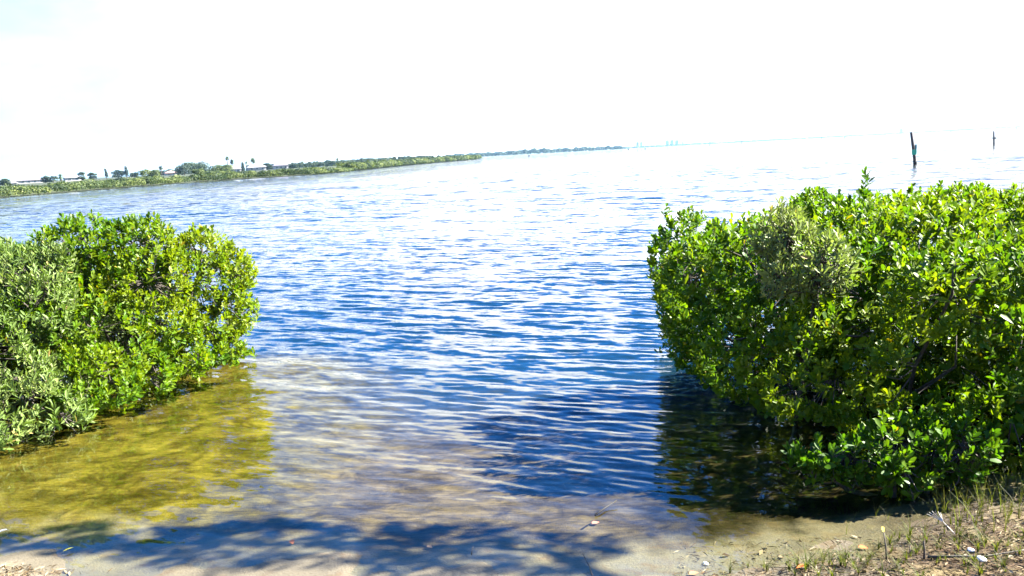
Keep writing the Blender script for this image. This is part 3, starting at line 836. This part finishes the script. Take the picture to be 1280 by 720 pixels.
TREES = [  # px, top y, width px, distance, name, shape, tint, label
    (5, 224, 14, 330, 'broadleaf_tree', 'round', .5, 'small green tree at the far left edge of the shore'),
    (56, 220.5, 9, 380, 'broadleaf_tree', 'round', .4, 'small dark tree right of the long grey-roofed house'),
    (66, 220, 9, 380, 'broadleaf_tree', 'round', .5, 'small green tree left of the white-roofed house'),
    (101, 215.5, 9, 420, 'broadleaf_tree', 'round', .4, 'small rounded tree right of the white-roofed house'),
    (115.5, 216, 9, 420, 'broadleaf_tree', 'round', .35, 'small bluish tree between house and slim cypress'),
    (132, 211.5, 4, 430, 'cypress_tree', 'column', .1, 'short slim dark cypress standing alone above the mangroves'),
    (147, 213, 14, 450, 'broadleaf_tree', 'round', .15, 'low dark tree left of the taller cypress'),
    (157, 208.6, 5.5, 450, 'cypress_tree', 'column', .05, 'tall dark cypress beside a low dark tree'),
    (168, 215.6, 10, 450, 'broadleaf_tree', 'round', .4, 'low pale tree right of the taller cypress'),
    (187, 212, 24, 330, 'broadleaf_tree', 'round', .75, 'broad rounded bright green tree behind the mangroves'),
    (212, 212, 16, 560, 'broadleaf_tree', 'round', .2, 'low dark tree behind the pink-roofed house'),
    (242, 202.6, 40, 500, 'broadleaf_tree', 'dome', .45, 'large dome-shaped tree, the widest crown on the far shore'),
    (229, 207.5, 16, 420, 'broadleaf_tree', 'round', .2, 'dull dark tree at the left foot of the dome-shaped tree'),
    (249, 210.8, 16, 300, 'broadleaf_tree', 'round', .6, 'brownish rounded tree in front of the dome-shaped tree'),
    (276, 205.6, 26, 430, 'broadleaf_tree', 'round', .55, 'spreading green tree right of the dome-shaped tree'),
    (303, 203, 5, 520, 'cypress_tree', 'column', .1, 'small dark upright tree between the tall palms'),
    (334, 204, 14, 560, 'broadleaf_tree', 'round', .4, 'dark tree between the two white houses on the right'),
    (364, 204, 16, 560, 'broadleaf_tree', 'round', .35, 'dark tree right of the rightmost house'),
    (270, 213.5, 30, 265, 'broadleaf_tree', 'round', .7, 'green tree mass below the spreading tree'),
    (390, 202.5, 26, 560, 'broadleaf_tree', 'round', .4, 'long low tree beyond the last house'),
    (428, 200.0, 30, 600, 'broadleaf_tree', 'round', .4, 'long low tree beneath the lone small palm'),
    (472, 198.0, 36, 640, 'broadleaf_tree', 'round', .35, 'low blue-green tree midway to the point'),
    (520, 195.4, 34, 660, 'broadleaf_tree', 'round', .3, 'low blue-green tree near the point'),
]
for i, (a, b_, c_, d_, nm, shp, tt, lb) in enumerate(TREES):
    far_tree(a, b_, c_, d_, lb, nm, M_HEDGE if tt > 0.5 else M_DARKLEAF, i, tt, shp)
SHRUBS = [(265, 214.8, 16, 196, 'grey rounded shrub at the water edge on the corner of the far shore', .15, M_DARKLEAF),
          (363, 213.6, 18, 222, 'dark rounded mangrove at the water edge right of the low bright belt', .35, M_HEDGE),
          (396, 210.0, 26, 245, 'broad rounded mangrove at the water edge midway along the far shore', .55, M_HEDGE),
          (447, 207.5, 30, 290, 'wide dark mangrove clump at the water edge left of the point', .3, M_HEDGE)]
for i, (a, b_, c_, d_, lb, tt, mt) in enumerate(SHRUBS):
    far_tree(a, b_, c_, d_, lb, 'mangrove_shrub', mt, 60 + i, tt, 'round', 'shrub')
for i, (a, b_, c_, d_, lb) in enumerate([(58, 218.5, 7, 470, 'short palm above the roof of the long grey-roofed house'),
                                         (75, 217.2, 7, 470, 'palm left of the white-roofed house, second from the left'),
                                         (200.5, 206.4, 6.5, 520, 'lone palm with a round dark head left of the dome-shaped tree'),
                                         (283.5, 195.0, 6, 560, 'tallest slender palm, left one of the tall pair'),
                                         (289.5, 198.6, 7, 540, 'slightly shorter palm, right one of the tall pair'),
                                         (307.5, 201.5, 4.5, 580, 'small distant palm right of the tall pair'),
                                         (315.5, 196.6, 8, 560, 'bushy-headed palm above the broad white roof'),
                                         (421.5, 197.3, 5, 600, 'lone small palm over the right part of the far shore')]):
    palm(a, b_, c_, d_, lb, i)

# ------------------------------------------------------------------ distant shores and town
rg = np.random.default_rng(5)


def wood_strip(name, label, pts, mat, tint0, hs, ground_too=True):
    """distant tree line: pts = (px, height of trees in m, distance)"""
    cl, per, sz = [], [], []
    pts = np.array(pts, float)
    for x in np.arange(pts[0, 0], pts[-1, 0], hs):
        h = np.interp(x, pts[:, 0], pts[:, 1]); Yd = np.interp(x, pts[:, 0], pts[:, 2])
        hy = 192.84 - 0.0535 * (x - 640)
        q = at_dist(x, hy, Yd); wpx = hs * Yd / F_PX
        h = h * rg.uniform(0.65, 1.1)
        cl.append((q[0], q[1] + rg.uniform(-20, 60), h * 0.45, wpx * rg.uniform(0.8, 1.5), wpx, h * 0.55)); s = 1.1 * Yd / F_PX
        s = (1.1 if hs < 3 else 1.7) * Yd / F_PX; h_ = h * 0.55; per.append(int(2.2 * 12.6 * h_ * wpx / (s * s * 0.42))); sz.append(s)
    V, F, T = crowns(cl, per, sz, rg, 0.1, tint0)
    o = obj(name, np_mesh(name, V, F, mat, T), kind='stuff'); o['label'] = label; o['category'] = 'trees'
    if not ground_too:
        return
    # the low land they stand on
    n = len(pts); A = []
    for k, (zz, dy) in enumerate(((-3.0, -70), (0.6, -20), (0.8, 500))):
        for (x, h, Yd) in pts:
            q = at_dist(x, 192.84 - 0.0535 * (x - 640), Yd); A.append((q[0] * (1 + dy / Yd), q[1] + dy, zz))
    F = np.array([(k * n + i, k * n + i + 1, (k + 1) * n + i + 1, (k + 1) * n + i) for k in range(2) for i in range(n - 1)])
    obj('land', np_mesh('land', np.array(A), F, M_LAND), kind='structure')


wood_strip('distant_wood', 'blue hazy wooded shore beyond the point at the centre left', [(560, 9, 1900), (600, 10, 2000), (640, 10, 2100), (662, 14, 2100), (680, 13, 2150), (715, 11, 2300), (755, 13, 2400), (785, 6, 2500)], M_DARKLEAF, .4, 3.0)
wood_strip('distant_wood', 'faint pale shoreline along the horizon on the right', [(770, 9, 4200), (860, 9, 4800), (1000, 9, 5600), (1150, 10, 6200), (1300, 10, 6500)], M_DARKLEAF, .4, 3.0)

wood_strip('shore_wood', 'low grey-green woodland closing the view behind the houses on the far left shore', [(193, 3.6, 600), (240, 4.0, 600), (300, 4.6, 620), (345, 4.6, 620), (430, 5.0, 660), (520, 5.0, 680), (585, 3.4, 690)], M_DARKLEAF, .45, 2.5, False)
M_TOWER = simple_mat('tower_concrete', (0.16, 0.18, 0.20), (0.20, 0.22, 0.24), 0.05, 0.8)


def tower(px_, wpx, y_top, Y, label):
    hy = 192.84 - 0.0535 * (px_ - 640)
    q = at_dist(px_, hy, Y); m_px = math.hypot(q[0], q[1]) / F_PX
    h = (hy - y_top) * m_px + EYE; wd = wpx * m_px
    t_ = thing('tower_block', label, 'tower block', (q[0], q[1], 0.5), 'hazy tower blocks on the horizon')
    gg = Geo(); gg.box((0, 0, h * 0.45), (wd, wd * 0.6, h * 0.9)); gg.box((0, 0, 3), (wd * 1.3, wd, 6)); obj('wall', gg.mesh('wall', M_TOWER), t_)
    gg = Geo(); gg.box((wd * 0.1, 0, h * 0.95), (wd * 0.5, wd * 0.4, h * 0.1)); obj('roof', gg.mesh('roof', M_TOWER), t_)
    nf = max(2, int(h / 6)); gg = Geo()
    gg.box((0, 0, 0), (wd * 0.9, wd * 0.6 + 0.6, 1.6)); me = gg.mesh('window', M_GLASS)
    for k in range(nf - 1):
        obj('window', me, t_, (0, 0, 8 + k * (h * 0.9 - 10) / max(nf - 1, 1)))


tower(797, 3.2, 177.5, 4800, 'narrow hazy tower standing apart left of the horizon tower cluster')
tower(801.5, 2.6, 177.2, 4900, 'narrow hazy tower just right of the leftmost tower')
tower(834, 4, 175.6, 4900, 'left slab of the hazy tower cluster on the horizon')
tower(840, 4, 175.0, 5000, 'middle slab of the hazy tower cluster on the horizon')
tower(846, 4, 175.3, 4900, 'right slab of the hazy tower cluster on the horizon')
tower(853.5, 1.6, 176.4, 5200, 'thin hazy tower right of the horizon tower cluster')
tower(1126.5, 3, 161.0, 6000, 'lone faint tower on the horizon left of the green-signed post')

# ------------------------------------------------------------------ channel posts
M_POST = simple_mat('wet_timber', (0.018, 0.014, 0.016), (0.05, 0.04, 0.04), 6, 0.7)
M_SIGN = simple_mat('green_board', (0.008, 0.22, 0.13), (0.010, 0.26, 0.16), 3, 0.5)
M_TEAL = simple_mat('teal_paint', (0.005, 0.09, 0.11), (0.007, 0.11, 0.13), 3, 0.5)
M_WEEDBASE = simple_mat('fouled_base', (0.008, 0.008, 0.008), (0.02, 0.02, 0.018), 9, 0.8)
bt = on_level(1144, 205.5); tp = at_dist(1139.3, 165.0, bt[1])
t_ = thing('channel_post', 'leaning dark timber channel post with a green square board', 'channel post', bt)
ax = tp - bt; m_px = math.hypot(bt[0], bt[1]) / F_PX
gg = Geo(); gg.tube([ax * -0.5, ax * 0.5, ax], [0.108, 0.104, 0.10], 10); obj('pile', gg.mesh('pile', M_POST, True), t_)
gg = Geo(); gg.tube([ax * -0.02, ax * 0.13], [0.125, 0.12], 10); obj('collar', gg.mesh('collar', M_WEEDBASE, True), t_)
gg = Geo(); c_ = ax * 0.38
gg.box(c_ + np.array([-0.05, -0.17, 0]), (5.0 * m_px, 0.04, 5.6 * m_px)); obj('sign_board', gg.mesh('sign_board', M_SIGN), t_)
gg = Geo(); gg.box(ax * 0.53 + np.array([0.17, -0.02, 0]), (1.8 * m_px, 0.05, 6 * m_px)); obj('side_board', gg.mesh('side_board', M_TEAL), t_)
bt = on_level(1242.4, 181.4); tp = at_dist(1242.3, 164.0, bt[1]); ax = tp - bt; m_px = math.hypot(bt[0], bt[1]) / F_PX
t_ = thing('channel_post', 'straight dark channel post with a small crosspiece near the right edge', 'channel post', bt)
gg = Geo(); gg.tube([ax * -0.5, ax * 0.5, ax], [0.115, 0.11, 0.10], 10); obj('pile', gg.mesh('pile', M_POST, True), t_)
gg = Geo(); gg.box(ax * 0.5 + np.array([0, -0.12, 0]), (4.2 * m_px, 0.06, 1.6 * m_px)); obj('crosspiece', gg.mesh('crosspiece', M_POST), t_)
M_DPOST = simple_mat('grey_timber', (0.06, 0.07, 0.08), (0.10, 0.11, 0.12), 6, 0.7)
for (a, y0, y1) in ((661.3, 194.0, 197.3), (785.3, 185.6, 189.6), (806.5, 185.2, 188.8), (887, 178.4, 180.6), (927, 176.2, 180.6), (1027, 171.6, 175.6), (1056, 170.6, 174.4), (1188.5, 163.6, 166.6), (1270, 159.0, 162.0)):
    bt = on_level(a, y1); bt[1:2] = min(bt[1], 700); q = at_dist(a, y1, bt[1]); q[2] = 0
    h = (y1 - y0) * math.hypot(q[0], q[1]) / F_PX
    t_ = thing('distant_post', 'tiny far-off channel post standing in open water near the horizon', 'channel post', q, 'tiny channel posts near the horizon')
    gg = Geo(); gg.tube([(0, 0, -2), (0, 0, h)], [0.2, 0.2], 7); obj('pile', gg.mesh('pile', M_DPOST, True), t_)
    gg = Geo(); gg.box((0, -0.24, h * 0.72), (0.9, 0.06, 0.6)); obj('sign_board', gg.mesh('sign_board', M_DPOST), t_)

# ------------------------------------------------------------------ the bank: weeds, litter, leaves, sticks
M_GRASS = leaf_mat('weed_blade', (0.05, 0.04, 0.014), (0.05, 0.075, 0.008), (0.115, 0.125, 0.015), (1.4, 1.4, 0.6), rough=0.6, spec=0.2)
M_DRY = leaf_mat('dry_straw', (0.035, 0.02, 0.01), (0.10, 0.07, 0.035), (0.27, 0.22, 0.14), (1.0, 1.0, 0.8), rough=0.8, spec=0.1, tr=0.15)


def gz1(x, y):
    return float(ground_z(np.array([x]), np.array([y]))[0])


def tuft_mesh(rg, n, h, wd, spread, dry, leafy):
    V, F, T = [], [], []
    for i in range(n):
        az = rg.uniform(0, 6.28); ln = h * rg.uniform(0.4, 1.0); bend = rg.uniform(0.1, 0.8) * spread
        hd = np.array([math.cos(az), math.sin(az), 0]); sd = np.array([-hd[1], hd[0], 0])
        b0 = np.array([rg.normal(0, 0.012), rg.normal(0, 0.012), -0.01]); o_ = len(V); tt = np.clip(rg.normal(0.25 if rg.uniform() < dry else 0.72, 0.15), 0, 1)
        for j in range(4):
            f = j / 3; q = b0 + hd * ln * bend * f * f + np.array([0, 0, ln * f * (1 - 0.25 * bend * f)]); ww = wd * (1 - 0.85 * f) * 0.5
            V += [q - sd * ww, q + sd * ww]
        for j in range(3):
            F += [(o_ + 2 * j, o_ + 2 * j + 1, o_ + 2 * j + 3), (o_ + 2 * j, o_ + 2 * j + 3, o_ + 2 * j + 2)]
        T += [tt] * 8
        if leafy and rg.uniform() < leafy:
            for k in range(5):
                f = rg.uniform(0.35, 1); q = b0 + hd * ln * bend * f * f + np.array([0, 0, ln * f * (1 - 0.25 * bend * f)])
                d = unit(rg.normal(size=3) + np.array([0, 0, 0.5])); s = unit(np.cross(d, [0.2, 0.3, 0.9])); L = rg.uniform(0.015, 0.03); o_ = len(V)
                V += [q, q + d * L * 0.5 + s * L * 0.22, q + d * L, q + d * L * 0.5 - s * L * 0.22]; F += [(o_, o_ + 1, o_ + 2), (o_, o_ + 2, o_ + 3)]; T += [rg.uniform(0.6, 1)] * 4
    return np_mesh('weed_tuft', np.array(V), np.array(F), M_GRASS, np.array(T))


rg = np.random.default_rng(9)
weeds = []
for i in range(150):       # px, y on the bank
    while True:
        a, b_ = rg.uniform(985, 1290), rg.uniform(600, 735)
        if b_ > np.interp(a, [940, 1000, 1100, 1160, 1200, 1290], [722, 700, 676, 640, 622, 590]):
            break
    q = on_level(a, b_, 0.02); near_edge = a > 1150 and b_ < 670
    weeds.append((q[0], q[1], rg.uniform(0.16, 0.34) if near_edge else rg.uniform(0.05, 0.13), 'tall' if near_edge else 'short'))
for a, b_ in ((955, 712), (958, 716), (1010, 712), (935, 708), (1030, 700), (1058, 668), (912, 716), (1095, 640), (1068, 645), (1110, 648), (1178, 640), (1160, 622)):
    q = on_level(a, b_, 0.0); weeds.append((q[0], q[1], rg.uniform(0.05, 0.11) if b_ > 690 else rg.uniform(0.10, 0.2), 'short' if b_ > 690 else 'tall'))
wm = {k: [tuft_mesh(rg, *a) for a in s] for k, s in {'tall': [(6, 1.0, 0.014, 0.9, 0.5, 0.9), (4, 1.0, 0.016, 0.5, 0.3, 1.0), (8, 1.0, 0.014, 1.3, 0.7, 0.6)],
                                                    'short': [(14, 1.0, 0.045, 1.6, 0.6, 0.3), (9, 1.0, 0.05, 1.3, 0.45, 0.7), (18, 1.0, 0.04, 1.9, 0.8, 0.1)]}.items()}
for (x, y, h, kd) in weeds:
    vi = int(rg.integers(0, 3))
    lb = {'tall': ['tall wispy weed with leafy stems at the foot of the right-hand mangrove', 'tall sparse leafy weed at the foot of the right-hand mangrove', 'tall arching straw-coloured weed at the foot of the right-hand mangrove'],
          'short': ['short mixed green and dry grass tuft in the litter of the right bank', 'short leafy green sprout in the litter of the right bank', 'short dense straw-coloured grass tuft in the litter of the right bank']}[kd][vi]
    o = thing('weed_tuft', lb, 'weed', (x, y, gz1(x, y)), ('tall weeds under the mangrove, ' if kd == 'tall' else 'short weeds on the bank, ') + ('mixed', 'leafy', 'straw-coloured')[vi], rg.uniform(0, 6), wm[kd][vi])
    o.scale = (h, h, h)

# litter: dry straw, bits of leaf, twigs
n = 9000
a = rg.uniform(880, 1400, n); b_ = rg.uniform(600, 760, n)
ok = b_ > np.interp(a, [880, 940, 1000, 1100, 1160, 1200, 1290, 1400], [724, 712, 702, 688, 656, 634, 600, 570]) + rg.normal(0, 10, n)
Q = np.array([on_level(x, y, 0.03) for x, y in zip(a[ok], b_[ok])]); a2 = rg.uniform(845, 1120, 420); b2 = rg.uniform(672, 724, 420)
Q = np.concatenate([Q, np.array([on_level(x, y, 0.0) for x, y in zip(a2, b2)]), Q[:900] + np.array([0, -0.5, 0]), np.c_[rg.normal(-2.92, 0.16, 420), rg.normal(4.38, 0.06, 420), np.zeros(420)]])
Q[:, 2] = ground_z(Q[:, 0], Q[:, 1]) + rg.uniform(0.002, 0.012, len(Q))
az = rg.uniform(0, 6.28, len(Q)); L = rg.uniform(0.012, 0.06, len(Q)); W_ = np.where(rg.uniform(size=len(Q)) < 0.12, L * rg.uniform(0.2, 0.4, len(Q)), rg.uniform(0.0015, 0.004, len(Q)))
d = np.stack([np.cos(az), np.sin(az), rg.normal(0.05, 0.22, len(Q))], -1); s = np.stack([-np.sin(az), np.cos(az), rg.normal(0, 0.3, len(Q))], -1)
V = np.stack([Q - d * L[:, None] / 2, Q + s * W_[:, None] / 2 + np.array([0, 0, 0.004]), Q + d * L[:, None] / 2, Q - s * W_[:, None] / 2], 1).reshape(-1, 3)
F = (np.arange(len(Q))[:, None, None] * 4 + np.array([[(0, 1, 2), (0, 2, 3)]])).reshape(-1, 3)
o = obj('leaf_litter', np_mesh('leaf_litter', V, F, M_DRY, np.repeat(np.clip(rg.normal(0.5, 0.3, len(Q)), 0, 1), 4)), kind='stuff')
o['label'] = 'dry straw and leaf bits strewn over the right bank'; o['category'] = 'litter'


def flat_leaf(a, b_, L, az, cols, label, z=None, name='fallen_leaf', wd=0.3):
    q = on_level(a, b_, 0.0); zz = gz1(q[0], q[1]) if z is None else z
    V, F = leaf_shape(wd, 1.0, 0.06, 0.04)
    me = np_mesh(name, V * L, F, simple_mat(name + '_skin', *cols, 40, 0.6))
    so = me
    o = thing(name, label, 'leaf', (q[0], q[1], zz + 0.012), None, az, so)
    o.rotation_euler = (R(6), R(-5), az)
    return o


flat_leaf(1084, 687, 0.045, 1.2, ((0.42, 0.06, 0.01), (0.55, 0.10, 0.02)), 'orange-red fallen leaf on the sand left of the bare twigs', wd=0.4)
flat_leaf(996, 715, 0.06, -1.3, ((0.45, 0.07, 0.015), (0.55, 0.14, 0.03)), 'red fallen leaf among short grass at the bottom edge', wd=0.3)
flat_leaf(748, 640, 0.05, 2.0, ((0.30, 0.09, 0.06), (0.38, 0.13, 0.09)), 'reddish sunken leaf beside the small floating stick', wd=0.4)
flat_leaf(80, 692, 0.055, -0.9, ((0.45, 0.38, 0.02), (0.55, 0.46, 0.05)), 'yellow leaf floating in the shallows at lower left', z=0.004, wd=0.22)
flat_leaf(366, 680, 0.05, 0.4, ((0.28, 0.09, 0.04), (0.36, 0.13, 0.06)), 'rust-coloured leaf lying on the shaded bottom at lower centre left', wd=0.35)
flat_leaf(540, 683, 0.04, 0.9, ((0.30, 0.15, 0.06), (0.36, 0.2, 0.09)), 'tan leaf under shaded water at lower centre', wd=0.35)
flat_leaf(872, 718, 0.05, 1.9, ((0.33, 0.08, 0.03), (0.40, 0.14, 0.06)), 'rusty leaf on wet sand below the white shell', wd=0.35)

M_SHELL = simple_mat('white_shell', (0.72, 0.70, 0.62), (0.82, 0.80, 0.74), 60, 0.5)


def pebble(a, b_, r, name, label, cat, seed):
    rg = np.random.default_rng(seed); q = on_level(a, b_, 0.0); zz = gz1(q[0], q[1])
    gg = Geo(); rings, seg_ = 5, 10; vs, fs = [(0, 0, r * 0.6)], []
    for i in range(1, rings):
        for k in range(seg_):
            f = i / rings * math.pi; t_ = k / seg_ * 2 * math.pi; rr = r * (1 + 0.16 * math.sin(3 * t_ + seed) * math.sin(f) + rg.normal(0, 0.04))
            vs.append((rr * math.sin(f) * math.cos(t_) * 1.25, rr * math.sin(f) * math.sin(t_), rr * 0.6 * math.cos(f)))
    vs.append((0, 0, -r * 0.6)); last = len(vs) - 1
    for k in range(seg_):
        fs.append((0, 1 + k, 1 + (k + 1) % seg_)); fs.append((last, 1 + (rings - 2) * seg_ + (k + 1) % seg_, 1 + (rings - 2) * seg_ + k))
        for i in range(rings - 2):
            fs.append((1 + i * seg_ + k, 1 + (i + 1) * seg_ + k, 1 + (i + 1) * seg_ + (k + 1) % seg_, 1 + i * seg_ + (k + 1) % seg_))
    gg.add(vs, fs); thing(name, label, cat, (q[0], q[1], zz + r * 0.4), None, seed, gg.mesh(name, M_SHELL, True))


pebble(882, 702, 0.014, 'shell', 'small cream shell on the wet sand near the bottom centre right', 'shell', 2)
pebble(1226, 715, 0.022, 'pebble', 'white pebble in the dry litter at the lower right', 'pebble', 5)
pebble(1213, 700, 0.016, 'pebble', 'small white pebble above the larger one in the litter', 'pebble', 8)


def stick(pts_px, rad, label, mat=M_BARK, name='stick', cat='stick', bud=None):
    """thin stick through points given as (pixel x, pixel y on the ground, height above it)"""
    P = []
    for (a, b_, h) in pts_px:
        q = on_level(a, b_, 0.0); P.append(np.array([q[0], q[1], max(gz1(q[0], q[1]), -0.05) + h]))
    base = P[0].copy(); gg = Geo(); gg.tube([q - base for q in P], np.linspace(rad, rad * 0.55, len(P)), 6)
    t_ = thing(name, label, cat, base)
    obj('shaft', gg.mesh('shaft', mat, True), t_)
    if bud:
        V, F = leaf_shape(0.4, 1.0, 0.1, 0.0); o = obj('bud', np_mesh('bud', V * 0.03, F, simple_mat('bud_skin', *bud, 30, 0.6)), t_, P[-1] - base); o.rotation_euler = (R(70), 0, 0.5)
    return t_


stick([(744, 646, 0.06), (756, 638, 0.065), (771, 630, 0.075)], 0.006, 'short dark stick poking from the shallows right of centre', M_WEEDBASE)
stick([(1108, 700, 0), (1107, 697, 0.06), (1104, 694, 0.13)], 0.005, 'thin upright twig with a yellow bud on the right bank', M_TWIG, bud=((0.5, 0.42, 0.05), (0.6, 0.5, 0.1)))
stick([(1155, 706, 0), (1155, 705, 0.06), (1154, 704, 0.10)], 0.006, 'bare dark upright stub of twig on the right bank', M_BARK)
stick([(1138, 697, 0), (1137, 695, 0.045)], 0.005, 'shortest dark twig stub, left of the taller stub', M_BARK)
stick([(1160, 705, 0.012), (1195, 712, 0.02), (1230, 712, 0.012), (1282, 707, 0.02)], 0.007, 'long grey fallen branch lying across the litter at the lower right', M_TWIG)
stick([(742, 722, 0), (737, 712, 0.03), (729, 705, 0.075)], 0.0035, 'thin pale dry stalk standing at the bottom edge right of centre', M_TWIG)
stick([(590, 705, 0.05), (591, 702, 0.07), (593, 700, 0.085)], 0.003, 'tiny pale stalk standing in the shaded shallows', M_TWIG)
stick([(-3, 670, 0.05), (4, 668, 0.055), (9, 666, 0.05)], 0.006, 'short white stick afloat at the left edge', M_SHELL)
for i, (a, b_, dx_) in enumerate(((1178, 672, 0), )):
    q = on_level(a, b_, 0.0); base = np.array([q[0], q[1], gz1(q[0], q[1])]); gg = Geo()
    for k in range(6):
        an = -0.9 + k * 0.34; gg.tube([(0.05, -0.03, 0.02), (0, 0, 0.08), (-0.035 + 0.05 * math.sin(an) - 0.01, 0.01, 0.10 + 0.04 * math.cos(an))], [0.003, 0.002, 0.001], 4)
    t_ = thing('dead_sprig', 'pale fan-shaped dead sprig on the right bank below the mangrove', 'sprig', base, None, 0, gg.mesh('dead_sprig', simple_mat('bleached_stalk', (0.5, 0.46, 0.4), (0.6, 0.56, 0.5), 30), True))

# ------------------------------------------------------------------ haze
gg = Geo(); gg.box((0, 0, 19), (19000, 19000, 52))
m_haze, t = material('haze')
pv = t.n('ShaderNodeVolumePrincipled'); pv.inputs['Color'].default_value = rgb(0.40, 0.72, 1.0); pv.inputs['Density'].default_value = 6e-5
pv.inputs['Anisotropy'].default_value = 0.2
t.l(pv.outputs[0], t.n('ShaderNodeOutputMaterial').inputs['Volume'])
obj('haze', gg.mesh('haze', m_haze), kind='stuff')
